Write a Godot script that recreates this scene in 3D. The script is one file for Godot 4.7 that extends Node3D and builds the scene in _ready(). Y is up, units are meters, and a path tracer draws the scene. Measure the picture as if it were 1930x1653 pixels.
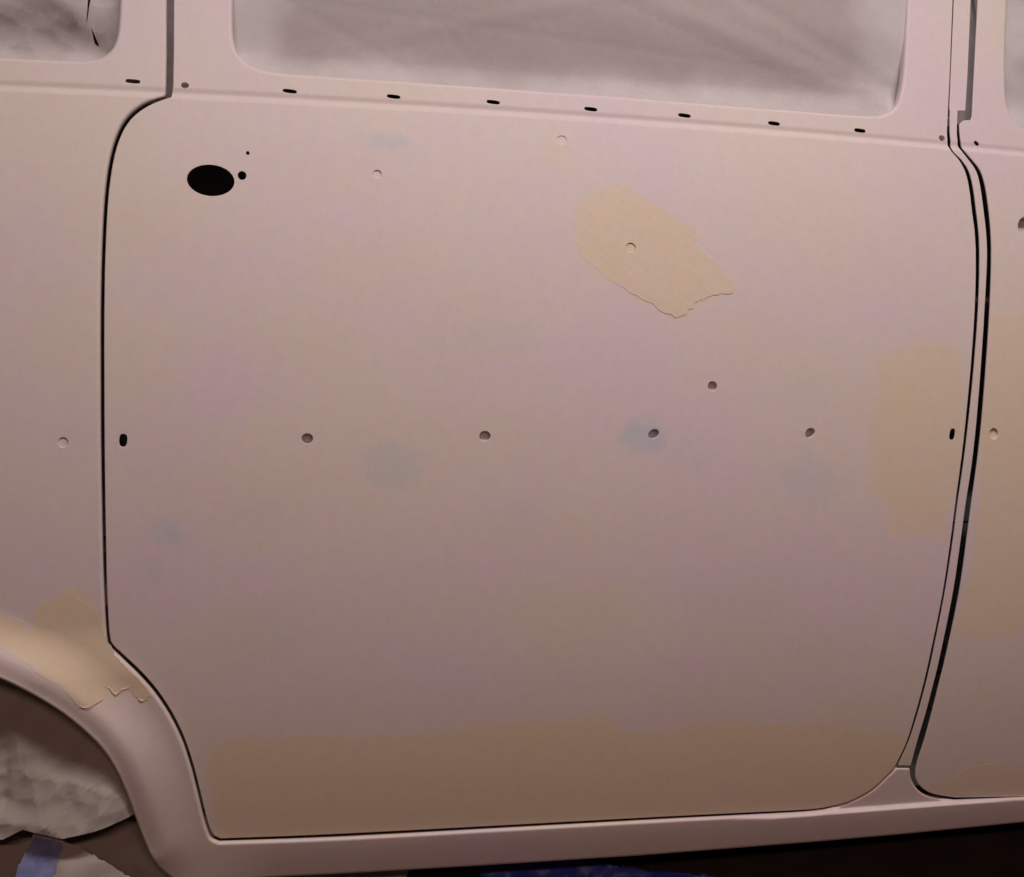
extends Node3D
# Side of a camper van in primer, ready for sanding: sliding door, rear quarter with wheel arch, sill and the edge of the front door.
# Outlines are measured on the body side, in millimetres (x along the van towards its front, y above the floor).

const BODY = [Vector2(-779.6, 1734.9), Vector2(-165.6, 1830), Vector2(-155.4, 1355.7), Vector2(-153.9, 1284.7), Vector2(-153.7, 1242.6), Vector2(-154, 1228.7), Vector2(-156.9, 1227.5), Vector2(-161.2, 1225.9), Vector2(-165.9, 1223.7), Vector2(-171, 1221.1), Vector2(-176.5, 1218), Vector2(-182, 1214.3), Vector2(-187.5, 1209.7), Vector2(-193, 1204.5), Vector2(-197.8, 1198.8), Vector2(-201.9, 1192.8), Vector2(-205.4, 1186.3), Vector2(-208.5, 1179), Vector2(-211.3, 1171.1), Vector2(-213.8, 1162.4), Vector2(-215.9, 1152.9), Vector2(-217.8, 1142.6), Vector2(-219.4, 1131.4), Vector2(-220.8, 1119.2), Vector2(-221.9, 1106.3), Vector2(-222.9, 1092.4), Vector2(-223.6, 1076), Vector2(-224.3, 1055.7), Vector2(-224.8, 1033.1), Vector2(-225.2, 1010.5), Vector2(-225.5, 988.9), Vector2(-225.6, 967.3), Vector2(-225.7, 945.8), Vector2(-225.7, 924.7), Vector2(-225.6, 903.8), Vector2(-225.6, 881.4), Vector2(-225.6, 856.9), Vector2(-225.7, 830.9), Vector2(-225.7, 804.2), Vector2(-225.6, 776.7), Vector2(-225.6, 748.5), Vector2(-225.5, 720.1), Vector2(-225.5, 691.1), Vector2(-225.5, 662), Vector2(-225.4, 634.9), Vector2(-225.1, 609.6), Vector2(-224.7, 586.3), Vector2(-224.2, 568), Vector2(-223.6, 556.6), Vector2(-222.9, 550.2), Vector2(-222.4, 546.3), Vector2(-221.6, 544.7), Vector2(-220.5, 542.4), Vector2(-218.2, 539.3), Vector2(-214.7, 535.3), Vector2(-210.1, 530.5), Vector2(-205, 525.1), Vector2(-199.3, 518.9), Vector2(-193, 512.2), Vector2(-186.7, 504.9), Vector2(-180.6, 497.2), Vector2(-174.5, 489.1), Vector2(-168.5, 480.2), Vector2(-162.6, 470.5), Vector2(-156.8, 460.1), Vector2(-151.5, 449.5), Vector2(-146.7, 438.8), Vector2(-142.3, 427.9), Vector2(-138.3, 416.8), Vector2(-134.8, 405.6), Vector2(-131.8, 394.1), Vector2(-129, 382.2), Vector2(-126.3, 370), Vector2(-124, 357.4), Vector2(-121.7, 344.6), Vector2(-119.3, 331), Vector2(-117.1, 317.2), Vector2(-115, 305.2), Vector2(-113.4, 296.3), Vector2(-111.9, 289.4), Vector2(-110.4, 283.4), Vector2(-109, 278), Vector2(-107.5, 273.7), Vector2(-105.5, 270), Vector2(-102.2, 267.1), Vector2(-98.3, 264.9), Vector2(-95.5, 263.5), Vector2(-58.8, 261.6), Vector2(-4.2, 258.8), Vector2(62, 256.2), Vector2(143.1, 254), Vector2(237.3, 251.9), Vector2(328.9, 249.8), Vector2(413.2, 247.9), Vector2(494.1, 246.1), Vector2(567.7, 244.3), Vector2(633.8, 242.4), Vector2(691.6, 240.6), Vector2(736.1, 239.5), Vector2(762.1, 239.4), Vector2(773.9, 240), Vector2(780.8, 240.4), Vector2(791.2, 242.2), Vector2(806.1, 244.8), Vector2(820.5, 248.6), Vector2(833.2, 254), Vector2(845.3, 260.4), Vector2(855.7, 267.1), Vector2(863.5, 273.8), Vector2(869.6, 280.8), Vector2(875, 287.1), Vector2(880.5, 293), Vector2(885.3, 298.3), Vector2(888.6, 301.9), Vector2(892.8, 303), Vector2(913.4, 301.5), Vector2(914.5, 296.7), Vector2(916.2, 289.8), Vector2(919, 282.7), Vector2(923.2, 275.8), Vector2(928.6, 268.7), Vector2(935, 262.3), Vector2(941.9, 257), Vector2(949.9, 252.4), Vector2(959.7, 248.4), Vector2(974, 244.9), Vector2(990.2, 242), Vector2(1001.8, 240), Vector2(1123.8, 235.6), Vector2(1922.4, 232.1), Vector2(1939.8, 197.2), Vector2(1137, 189.8), Vector2(923.8, 185.8), Vector2(772.4, 184.9), Vector2(493.5, 186.1), Vector2(256.1, 191.4), Vector2(62.3, 197), Vector2(-51.7, 201.4), Vector2(-127.9, 205.6), Vector2(-133.2, 206.4), Vector2(-142.5, 207.9), Vector2(-150.9, 210.4), Vector2(-156.8, 214.1), Vector2(-161.7, 218.7), Vector2(-166.4, 224.6), Vector2(-171.2, 231.6), Vector2(-175.7, 239.8), Vector2(-179.8, 249), Vector2(-183.5, 259.4), Vector2(-186.9, 270.8), Vector2(-189.9, 282.2), Vector2(-192.6, 293.3), Vector2(-194.9, 304.4), Vector2(-197.3, 315.8), Vector2(-199.8, 327.2), Vector2(-202.3, 338.9), Vector2(-205.2, 350.8), Vector2(-208.7, 363.4), Vector2(-212.6, 376.3), Vector2(-216.8, 388.1), Vector2(-221.3, 398.5), Vector2(-226, 407.9), Vector2(-231.3, 416.8), Vector2(-237.2, 425.2), Vector2(-243.6, 433.1), Vector2(-250.3, 440.8), Vector2(-257.3, 448.5), Vector2(-264.6, 456), Vector2(-272.2, 463.2), Vector2(-280.3, 470.2), Vector2(-288.6, 476.9), Vector2(-297.1, 483.3), Vector2(-305.7, 489.5), Vector2(-314.5, 495.5), Vector2(-323, 501), Vector2(-331, 505.8), Vector2(-338.7, 510), Vector2(-347.7, 514.4), Vector2(-358.4, 519.4), Vector2(-370.2, 524.6), Vector2(-382.7, 529.4), Vector2(-394.3, 533.8), Vector2(-406.5, 537.7), Vector2(-423.2, 541.2), Vector2(-446.9, 544.4), Vector2(-475, 547.2), Vector2(-503.5, 548.5), Vector2(-531.6, 548.1), Vector2(-560.2, 546.3), Vector2(-588.1, 543), Vector2(-614.6, 538.4), Vector2(-640.4, 532.3), Vector2(-666.3, 524.1), Vector2(-695.5, 511.5), Vector2(-724.8, 496.8), Vector2(-745.3, 486.3)]
const ARCH = [Vector2(-179.7, 268.6), Vector2(-183, 279.7), Vector2(-186, 290.9), Vector2(-188.6, 301.8), Vector2(-191, 312.7), Vector2(-193.3, 323.8), Vector2(-195.8, 335.1), Vector2(-198.2, 346.5), Vector2(-201.1, 358.2), Vector2(-204.6, 370.6), Vector2(-208.4, 383.2), Vector2(-212.6, 394.9), Vector2(-217, 405), Vector2(-221.7, 414.3), Vector2(-226.9, 423), Vector2(-232.7, 431.3), Vector2(-238.9, 439), Vector2(-245.5, 446.6), Vector2(-252.4, 454.2), Vector2(-259.6, 461.5), Vector2(-267.2, 468.6), Vector2(-275.1, 475.5), Vector2(-283.3, 482.1), Vector2(-291.7, 488.4), Vector2(-300.1, 494.5), Vector2(-308.7, 500.4), Vector2(-317.2, 505.8), Vector2(-325, 510.5), Vector2(-332.6, 514.7), Vector2(-341.4, 519), Vector2(-352, 523.9), Vector2(-363.6, 529), Vector2(-375.9, 533.8), Vector2(-387.3, 538), Vector2(-399.3, 541.9), Vector2(-415.8, 545.3), Vector2(-439.1, 548.5), Vector2(-466.7, 551.2), Vector2(-494.8, 552.5), Vector2(-522.4, 552.1), Vector2(-550.6, 550.3), Vector2(-578, 547.1), Vector2(-604.1, 542.5), Vector2(-629.5, 536.5), Vector2(-655, 528.5), Vector2(-683.7, 516.1), Vector2(-712.5, 501.7), Vector2(-732.6, 491.4)]
const LOWER_EDGE = [Vector2(-222.4, 546.3), Vector2(-221.6, 544.7), Vector2(-220.5, 542.4), Vector2(-218.2, 539.3), Vector2(-214.7, 535.3), Vector2(-210.1, 530.5), Vector2(-205, 525.1), Vector2(-199.3, 518.9), Vector2(-193, 512.2), Vector2(-186.7, 504.9), Vector2(-180.6, 497.2), Vector2(-174.5, 489.1), Vector2(-168.5, 480.2), Vector2(-162.6, 470.5), Vector2(-156.8, 460.1), Vector2(-151.5, 449.5), Vector2(-146.7, 438.8), Vector2(-142.3, 427.9), Vector2(-138.3, 416.8), Vector2(-134.8, 405.6), Vector2(-131.8, 394.1), Vector2(-129, 382.2), Vector2(-126.3, 370), Vector2(-124, 357.4), Vector2(-121.7, 344.6), Vector2(-119.3, 331), Vector2(-117.1, 317.2), Vector2(-115, 305.2), Vector2(-113.4, 296.3), Vector2(-111.9, 289.4), Vector2(-110.4, 283.4), Vector2(-109, 278), Vector2(-107.5, 273.7), Vector2(-105.5, 270), Vector2(-102.2, 267.1), Vector2(-98.3, 264.9), Vector2(-95.5, 263.5), Vector2(-58.8, 261.6), Vector2(-4.2, 258.8), Vector2(62, 256.2), Vector2(143.1, 254), Vector2(237.3, 251.9), Vector2(328.9, 249.8), Vector2(413.2, 247.9), Vector2(494.1, 246.1), Vector2(567.7, 244.3), Vector2(633.8, 242.4), Vector2(691.6, 240.6), Vector2(736.1, 239.5), Vector2(762.1, 239.4), Vector2(773.9, 240), Vector2(780.8, 240.4)]
const SILL_LINE = [Vector2(-172.2, 266.2), Vector2(-95.6, 261), Vector2(-58.8, 261.6), Vector2(-4.2, 258.8), Vector2(62, 256.2), Vector2(143.1, 254), Vector2(237.3, 251.9), Vector2(328.9, 249.8), Vector2(413.2, 247.9), Vector2(494.1, 246.1), Vector2(567.7, 244.3), Vector2(633.8, 242.4), Vector2(691.6, 240.6), Vector2(736.1, 239.5), Vector2(762.1, 239.4), Vector2(773.9, 240), Vector2(780.8, 240.4), Vector2(875.9, 238.3), Vector2(978.1, 239.5), Vector2(1048.1, 238.7), Vector2(1123.2, 237.6), Vector2(1921.3, 234.2)]
const DOOR = [Vector2(-156.2, 1830), Vector2(-146.4, 1356.5), Vector2(-145.3, 1285.4), Vector2(-145.1, 1243.2), Vector2(-147, 1227.1), Vector2(-150.9, 1225.5), Vector2(-156.4, 1223.1), Vector2(-162, 1220.5), Vector2(-167.4, 1217.7), Vector2(-172.8, 1214.5), Vector2(-178.1, 1210.7), Vector2(-183.5, 1206.3), Vector2(-188.7, 1201.2), Vector2(-193.4, 1195.7), Vector2(-197.4, 1189.6), Vector2(-201, 1183.1), Vector2(-204.1, 1175.9), Vector2(-206.8, 1168.1), Vector2(-209.2, 1159.7), Vector2(-211.3, 1150.5), Vector2(-213.1, 1140.4), Vector2(-214.7, 1129.4), Vector2(-216.1, 1117.4), Vector2(-217.3, 1104.7), Vector2(-218.2, 1091), Vector2(-219, 1074.9), Vector2(-219.7, 1055.1), Vector2(-220.2, 1032.9), Vector2(-220.7, 1010.7), Vector2(-220.9, 989.1), Vector2(-221, 967.4), Vector2(-221.1, 945.9), Vector2(-221.1, 924.8), Vector2(-221.1, 903.8), Vector2(-221, 881.4), Vector2(-221, 856.9), Vector2(-221.1, 830.9), Vector2(-221.1, 804.2), Vector2(-221.2, 776.7), Vector2(-221.2, 748.4), Vector2(-221.3, 720), Vector2(-221.3, 691), Vector2(-221.4, 661.8), Vector2(-221.5, 634.7), Vector2(-221.3, 609.8), Vector2(-221.1, 587), Vector2(-220.7, 569.2), Vector2(-220.2, 558.3), Vector2(-219.6, 552.5), Vector2(-219.2, 548.9), Vector2(-218.4, 547.3), Vector2(-217.2, 545), Vector2(-215.1, 541.9), Vector2(-211.7, 538), Vector2(-207.3, 533.4), Vector2(-202.4, 528), Vector2(-196.7, 521.9), Vector2(-190.4, 515), Vector2(-184.1, 507.5), Vector2(-178, 499.8), Vector2(-171.8, 491.5), Vector2(-165.8, 482.6), Vector2(-159.9, 472.7), Vector2(-154.2, 462.2), Vector2(-148.8, 451.5), Vector2(-144, 440.7), Vector2(-139.6, 429.7), Vector2(-135.6, 418.5), Vector2(-132.2, 407.1), Vector2(-129.1, 395.5), Vector2(-126.3, 383.6), Vector2(-123.7, 371.3), Vector2(-121.3, 358.7), Vector2(-119, 346), Vector2(-116.6, 332.4), Vector2(-114.3, 318.5), Vector2(-112.3, 306.6), Vector2(-110.6, 297.6), Vector2(-109.2, 290.6), Vector2(-107.7, 284.7), Vector2(-106.2, 279.9), Vector2(-104.6, 276.1), Vector2(-102.7, 273), Vector2(-99.8, 270.4), Vector2(-96.4, 268.3), Vector2(-94, 267), Vector2(-57.8, 265.3), Vector2(-3.7, 262.8), Vector2(62, 260.4), Vector2(142.9, 258.2), Vector2(237.1, 255.9), Vector2(328.7, 253.7), Vector2(412.9, 251.7), Vector2(493.7, 249.8), Vector2(567.2, 247.9), Vector2(633.3, 245.9), Vector2(691.2, 244), Vector2(735.5, 242.7), Vector2(761, 242.5), Vector2(772.1, 243), Vector2(778.5, 243.4), Vector2(789.1, 244.8), Vector2(804.3, 247.2), Vector2(818.8, 250.7), Vector2(831.5, 255.9), Vector2(843.5, 262.3), Vector2(853.8, 268.9), Vector2(861.5, 275.5), Vector2(867.4, 282.3), Vector2(872.7, 288.7), Vector2(878.1, 295.2), Vector2(882.9, 301.4), Vector2(886.1, 305.6), Vector2(889.3, 315.1), Vector2(893.7, 328.6), Vector2(897.7, 342.7), Vector2(900.2, 356.1), Vector2(902.2, 370.2), Vector2(904.2, 385.2), Vector2(906.5, 402), Vector2(908.8, 419.7), Vector2(910.9, 436.9), Vector2(912.5, 451.1), Vector2(913.9, 464.8), Vector2(915.7, 483.4), Vector2(918.6, 510.8), Vector2(922.1, 542.8), Vector2(925.4, 573.5), Vector2(927.7, 601.3), Vector2(929.6, 627.8), Vector2(931.4, 651.5), Vector2(932.8, 671), Vector2(934, 687.9), Vector2(935.4, 705.5), Vector2(937.3, 725.7), Vector2(939.5, 746.7), Vector2(941.6, 766.8), Vector2(943.3, 784.1), Vector2(944.9, 800.4), Vector2(946.7, 820.2), Vector2(949, 845.9), Vector2(951.8, 875), Vector2(954.6, 904.1), Vector2(957.3, 932.6), Vector2(959.9, 961.3), Vector2(962.2, 988.3), Vector2(964.1, 1013.7), Vector2(965.6, 1037.5), Vector2(966.7, 1057.9), Vector2(967.3, 1073.5), Vector2(967.4, 1085.6), Vector2(967.2, 1096.9), Vector2(966.7, 1107.7), Vector2(965.8, 1117.6), Vector2(965, 1128.2), Vector2(964.3, 1140.8), Vector2(963.7, 1154.2), Vector2(962.8, 1166), Vector2(961.6, 1175.5), Vector2(960, 1183.5), Vector2(958.1, 1190.5), Vector2(955.5, 1196.7), Vector2(952.5, 1202), Vector2(949.2, 1206.9), Vector2(945.5, 1211.2), Vector2(941.5, 1215.2), Vector2(938.4, 1219.1), Vector2(936.8, 1223.1), Vector2(936.1, 1227.2), Vector2(935.8, 1231.9), Vector2(935.5, 1237.1), Vector2(935.6, 1242.9), Vector2(936.3, 1250.5), Vector2(937.5, 1259.8), Vector2(939.2, 1271), Vector2(941.3, 1284.9), Vector2(943.8, 1301.4), Vector2(946.7, 1320.7), Vector2(950.3, 1345.5), Vector2(954.2, 1374.2), Vector2(958.9, 1408.4), Vector2(965.4, 1455.3), Vector2(975, 1524.5), Vector2(986.6, 1607.6), Vector2(997.2, 1683.3), Vector2(1006, 1746.3), Vector2(1013.7, 1801), Vector2(1019, 1830)]
const STRIP = [Vector2(891.2, 306.6), Vector2(894.1, 316.3), Vector2(898.1, 330), Vector2(901.8, 344.1), Vector2(904.3, 357.1), Vector2(906.5, 370.4), Vector2(908.6, 385), Vector2(910.9, 401.6), Vector2(913.2, 419.5), Vector2(915.3, 436.7), Vector2(916.9, 450.9), Vector2(918.3, 464.6), Vector2(920.1, 483.2), Vector2(922.7, 510.6), Vector2(926.1, 542.7), Vector2(929.2, 573.4), Vector2(931.7, 601.2), Vector2(933.8, 627.7), Vector2(935.7, 651.5), Vector2(937.1, 671), Vector2(938.2, 687.8), Vector2(939.6, 705.5), Vector2(941.7, 725.7), Vector2(944.1, 746.7), Vector2(946.3, 766.8), Vector2(948.2, 784), Vector2(949.8, 800.4), Vector2(951.8, 820.2), Vector2(954.3, 845.9), Vector2(957.2, 875), Vector2(960.1, 904.1), Vector2(962.9, 932.7), Vector2(965.7, 961.4), Vector2(968.2, 988.5), Vector2(970.2, 1013.9), Vector2(971.9, 1037.7), Vector2(973.1, 1058.1), Vector2(973.9, 1073.7), Vector2(974.1, 1085.9), Vector2(974.1, 1097.2), Vector2(973.7, 1107.9), Vector2(973.1, 1117.9), Vector2(972.3, 1128.5), Vector2(971.6, 1141.2), Vector2(970.8, 1154.5), Vector2(969.7, 1166.4), Vector2(968.5, 1175.6), Vector2(967, 1183.3), Vector2(964.9, 1190.1), Vector2(961.9, 1196.2), Vector2(958.2, 1201.4), Vector2(954.4, 1206.4), Vector2(949.9, 1210.9), Vector2(945.2, 1215), Vector2(941.8, 1219.3), Vector2(940.7, 1223.9), Vector2(940.9, 1228.7), Vector2(941.1, 1233.8), Vector2(940.9, 1238.7), Vector2(940.8, 1243.8), Vector2(941, 1250.8), Vector2(942.1, 1262), Vector2(943.6, 1275), Vector2(944.7, 1284.3), Vector2(957.8, 1285.2), Vector2(956.5, 1277.1), Vector2(954.6, 1265.7), Vector2(953.2, 1255.6), Vector2(952.5, 1248.6), Vector2(952.2, 1243), Vector2(952.3, 1237.7), Vector2(952.4, 1232.7), Vector2(952.8, 1228), Vector2(954.3, 1223.3), Vector2(957.4, 1218.2), Vector2(961.6, 1213.1), Vector2(965.7, 1207.8), Vector2(969.8, 1202.5), Vector2(973.8, 1197), Vector2(977.1, 1190.7), Vector2(979.3, 1183.8), Vector2(980.7, 1176.2), Vector2(981.9, 1167), Vector2(982.9, 1155.1), Vector2(983.7, 1141.7), Vector2(984.5, 1129), Vector2(985.2, 1118.4), Vector2(985.8, 1108.4), Vector2(986.2, 1097.6), Vector2(986.3, 1086.3), Vector2(986.1, 1074.2), Vector2(985.2, 1058.6), Vector2(983.4, 1038.1), Vector2(981, 1014.2), Vector2(978.5, 988.7), Vector2(976.1, 961.6), Vector2(973.6, 932.9), Vector2(971.2, 904.3), Vector2(968.9, 875.4), Vector2(966.6, 846.6), Vector2(964.6, 820.2), Vector2(962.7, 797.9), Vector2(960.9, 778.1), Vector2(959, 759.1), Vector2(956.8, 740.6), Vector2(954.5, 723), Vector2(952.5, 705.3), Vector2(950.9, 688.1), Vector2(949.6, 670.9), Vector2(948.1, 651.2), Vector2(946.4, 627.9), Vector2(944.7, 602), Vector2(942.4, 574.5), Vector2(939.2, 543.5), Vector2(935.6, 510.7), Vector2(932.7, 482.7), Vector2(930.8, 463.8), Vector2(929.2, 450.1), Vector2(927.5, 436.1), Vector2(925.6, 419.4), Vector2(923.6, 402.3), Vector2(921.6, 386), Vector2(919.6, 371), Vector2(917.6, 356.9), Vector2(916, 343.2), Vector2(914.7, 328.8), Vector2(913.7, 314.9), Vector2(913.1, 305.1)]
const PLATE = [Vector2(945.9, 1282.8), Vector2(972.6, 1284.5), Vector2(982.9, 1347.9), Vector2(998.9, 1458.3), Vector2(1032.2, 1687.4), Vector2(1054.7, 1830), Vector2(1023.7, 1830), Vector2(1001.8, 1683.8), Vector2(970.3, 1455.7), Vector2(954.7, 1345.8)]
const FRONT = [Vector2(1993.7, 1830), Vector2(1064.2, 1830), Vector2(1041.5, 1688.5), Vector2(1007.5, 1459), Vector2(990.4, 1348.4), Vector2(979, 1275.1), Vector2(976.2, 1268.8), Vector2(964.8, 1267.7), Vector2(957.2, 1261.5), Vector2(956.9, 1258), Vector2(956.5, 1252.8), Vector2(956.3, 1247.7), Vector2(956.3, 1242.8), Vector2(956.5, 1237.9), Vector2(957, 1233.1), Vector2(957.6, 1228.7), Vector2(958.4, 1224.6), Vector2(960.1, 1220.4), Vector2(963, 1216.1), Vector2(966.9, 1211.9), Vector2(970.9, 1207.3), Vector2(975.1, 1202.4), Vector2(979.5, 1197.1), Vector2(983.2, 1191), Vector2(985.8, 1184.2), Vector2(987.7, 1176.6), Vector2(989.3, 1167.3), Vector2(990.6, 1155.5), Vector2(991.5, 1142.1), Vector2(992.3, 1129.4), Vector2(992.8, 1118.7), Vector2(993.1, 1108.7), Vector2(993.1, 1097.9), Vector2(993, 1086.6), Vector2(992.6, 1074.4), Vector2(991.7, 1058.8), Vector2(990.2, 1038.3), Vector2(988.3, 1014.4), Vector2(986.2, 988.9), Vector2(983.9, 961.8), Vector2(981.4, 933.1), Vector2(978.9, 904.4), Vector2(976.6, 875.5), Vector2(974.3, 846.6), Vector2(972.3, 820.3), Vector2(970.4, 797.9), Vector2(968.6, 778), Vector2(966.7, 759), Vector2(964.8, 740.6), Vector2(962.8, 722.9), Vector2(961, 705.2), Vector2(959.7, 688), Vector2(958.5, 670.8), Vector2(957.1, 651), Vector2(955.7, 627.7), Vector2(954.1, 601.8), Vector2(952, 574.2), Vector2(948.7, 543.2), Vector2(944.9, 510.3), Vector2(941.8, 482.3), Vector2(939.8, 463.4), Vector2(938, 449.7), Vector2(936.3, 435.6), Vector2(934.6, 418.9), Vector2(932.9, 401.8), Vector2(931.3, 385.4), Vector2(929.7, 370.2), Vector2(928.2, 355.8), Vector2(926.7, 342.6), Vector2(925, 330.6), Vector2(923.3, 319.9), Vector2(922.3, 310.3), Vector2(922, 301.9), Vector2(922.3, 294.6), Vector2(923.7, 287.8), Vector2(926.3, 281.3), Vector2(930.1, 275.3), Vector2(935.2, 269.7), Vector2(941.6, 264.1), Vector2(949.5, 258.7), Vector2(959.3, 254), Vector2(973.4, 249.8), Vector2(989.4, 246.3), Vector2(1000.8, 243.8), Vector2(1123.6, 236.1), Vector2(1921.3, 234.2)]
const DOOR_WINDOW = [Vector2(944.6, 1744), Vector2(911.6, 1744), Vector2(-50.4, 1744), Vector2(-77.5, 1724.4), Vector2(-74.4, 1362.9), Vector2(-74.3, 1353), Vector2(-74.2, 1339.1), Vector2(-73.9, 1326.8), Vector2(-73.5, 1318.5), Vector2(-72.9, 1311.8), Vector2(-71.7, 1305.4), Vector2(-69.9, 1298.9), Vector2(-67.5, 1292.8), Vector2(-64.3, 1287.4), Vector2(-60.2, 1282.8), Vector2(-55.3, 1278.8), Vector2(-49.7, 1275.6), Vector2(-43.5, 1273.4), Vector2(-36.5, 1271.9), Vector2(-29.3, 1270.7), Vector2(-20.9, 1269.9), Vector2(-12.2, 1269.5), Vector2(-6.1, 1269.2), Vector2(122.5, 1269.5), Vector2(263.3, 1269.2), Vector2(447.5, 1268.4), Vector2(641.6, 1265.9), Vector2(746.7, 1265), Vector2(765.2, 1264.7), Vector2(791.2, 1264.5), Vector2(812.9, 1264.9), Vector2(825.3, 1265.9), Vector2(833.2, 1267.5), Vector2(840.2, 1270.2), Vector2(847.2, 1274.1), Vector2(853.2, 1279), Vector2(858.4, 1285.1), Vector2(862.4, 1292.5), Vector2(865.4, 1301), Vector2(868.3, 1310.9), Vector2(870.7, 1320.2), Vector2(872.9, 1330.7), Vector2(875.9, 1348.1), Vector2(880.6, 1380.4), Vector2(886.1, 1420), Vector2(890, 1448.6)]
const REAR_WINDOW = [Vector2(-218.9, 1703.8), Vector2(-244.6, 1734.5), Vector2(-740, 1659.4), Vector2(-706.7, 1248.3), Vector2(-346.5, 1265), Vector2(-310.4, 1265.7), Vector2(-273.9, 1266.8), Vector2(-266.3, 1267.1), Vector2(-255.6, 1267.6), Vector2(-246.3, 1268.6), Vector2(-240.1, 1270.1), Vector2(-235.3, 1272.1), Vector2(-231, 1274.6), Vector2(-226.9, 1277.6), Vector2(-223.2, 1281.1), Vector2(-220.1, 1285.2), Vector2(-217.6, 1289.9), Vector2(-215.8, 1295.2), Vector2(-214.3, 1301.1), Vector2(-213.3, 1307.5), Vector2(-212.8, 1314.5), Vector2(-212.4, 1322.3), Vector2(-212.1, 1332.3), Vector2(-212, 1343), Vector2(-211.9, 1350.7)]
const FRONT_WINDOW = [Vector2(1898.4, 1748), Vector2(1167.4, 1748), Vector2(1118.8, 1748), Vector2(1058.7, 1463.6), Vector2(1055.9, 1445.3), Vector2(1052.1, 1419.5), Vector2(1048.6, 1394.8), Vector2(1045.9, 1373.4), Vector2(1043.5, 1353), Vector2(1041.8, 1335.6), Vector2(1040.6, 1322.2), Vector2(1040.1, 1311.7), Vector2(1040.4, 1302.2), Vector2(1041.7, 1293.1), Vector2(1043.9, 1284.9), Vector2(1046.7, 1277.8), Vector2(1049.8, 1272.1), Vector2(1053.6, 1267.4), Vector2(1058.5, 1263.7), Vector2(1065.8, 1261.1), Vector2(1074.2, 1259.5), Vector2(1080.2, 1258.5), Vector2(1125, 1257.1), Vector2(1747.2, 1242.1)]
# holes: x, y, half width, half height, turn in degrees, squareness, depth of what closes it (0 = open)
const DOOR_HOLES = [
	[-97.7, 1122, 28.50, 19.90, 2, 2, 0],
	[-60, 1130.1, 5.15, 5.45, 0, 2, 0],
	[-53.2, 1159.7, 2.20, 2.35, 0, 2, 0],
	[108.6, 1140.8, 5.30, 5.25, 0, 2, 1.6],
	[354.9, 1200.7, 6.60, 5.95, 0, 2, 0.9],
	[446.7, 1056.7, 6.70, 6.50, 0, 2, 1.5],
	[561.1, 871.2, 6.50, 6.50, 0, 2, 7],
	[20.4, 800, 6.90, 6.20, 0, 2, 9],
	[247.4, 803.1, 7.35, 6.40, 0, 2, 7],
	[477.7, 806.1, 7.90, 5.85, -28, 2, 8],
	[705.6, 807.8, 7.65, 6.05, -35, 2, 10],
	[-199.5, 797.7, 4.60, 7.75, 4, 2.6, 0],
	[925.8, 806.1, 4.05, 8.00, 8, 3, 0],
	[-130.8, 1244.3, 4.60, 3.75, 0, 2, 8],
	[926.4, 1237.8, 4.85, 4.05, 30, 2, 9],
	[-2, 1245.5, 8.80, 2.50, 3.6, 3.2, 0],
	[130.6, 1247.2, 8.70, 2.55, 3.6, 3.2, 0],
	[262.8, 1248.5, 8.90, 2.60, 3.6, 3.2, 0],
	[397.2, 1247.5, 8.95, 2.65, 3.6, 3.2, 0],
	[531.4, 1247.1, 9.00, 2.70, 3.6, 3.2, 0],
	[664.1, 1243.9, 8.75, 2.75, 3.6, 3.2, 0],
	[796, 1241.5, 8.70, 2.80, 3.6, 3.2, 0]]
const BODY_HOLES = [
	[-192.8, 1245.2, 8.65, 2.50, 1.5, 3.2, 0],
	[-268, 795.2, 5.60, 6.00, 0, 2, 1.5]]
const FRONT_HOLES = [
	[982.2, 1233.4, 4.55, 2.80, 35, 2, 0],
	[1055, 1109.9, 16.75, 15.90, 0, 2, 14],
	[992.4, 806.9, 7.10, 7.80, 0, 2, 3]]
const PATCH_A = [Vector2(408.6, 1137.9), Vector2(418.3, 1141.3), Vector2(426.6, 1146.4), Vector2(439.5, 1141.4), Vector2(460.6, 1133.8), Vector2(481.6, 1121.4), Vector2(506.6, 1107.2), Vector2(522, 1096.5), Vector2(537.5, 1086.6), Vector2(549.1, 1076.6), Vector2(546.5, 1070.4), Vector2(536, 1070.3), Vector2(556.3, 1052.1), Vector2(571.8, 1037.4), Vector2(583.5, 1022.6), Vector2(594, 1007.7), Vector2(590, 998.5), Vector2(577, 997.4), Vector2(561, 995), Vector2(551, 991), Vector2(547, 987.5), Vector2(544.1, 988.9), Vector2(537.1, 984.4), Vector2(533.5, 977.4), Vector2(527.1, 975.7), Vector2(523.1, 969.1), Vector2(516.2, 967.1), Vector2(508.4, 962.8), Vector2(501.6, 968), Vector2(495.7, 967.5), Vector2(470.7, 983.6), Vector2(443.8, 995.9), Vector2(428.6, 1005.7), Vector2(413.5, 1013.6), Vector2(398.5, 1027), Vector2(383.5, 1037.6), Vector2(370.5, 1051), Vector2(369.9, 1069.6), Vector2(373, 1086.4), Vector2(367.7, 1099.3), Vector2(371.7, 1108.8), Vector2(389.1, 1122.8)]
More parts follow.
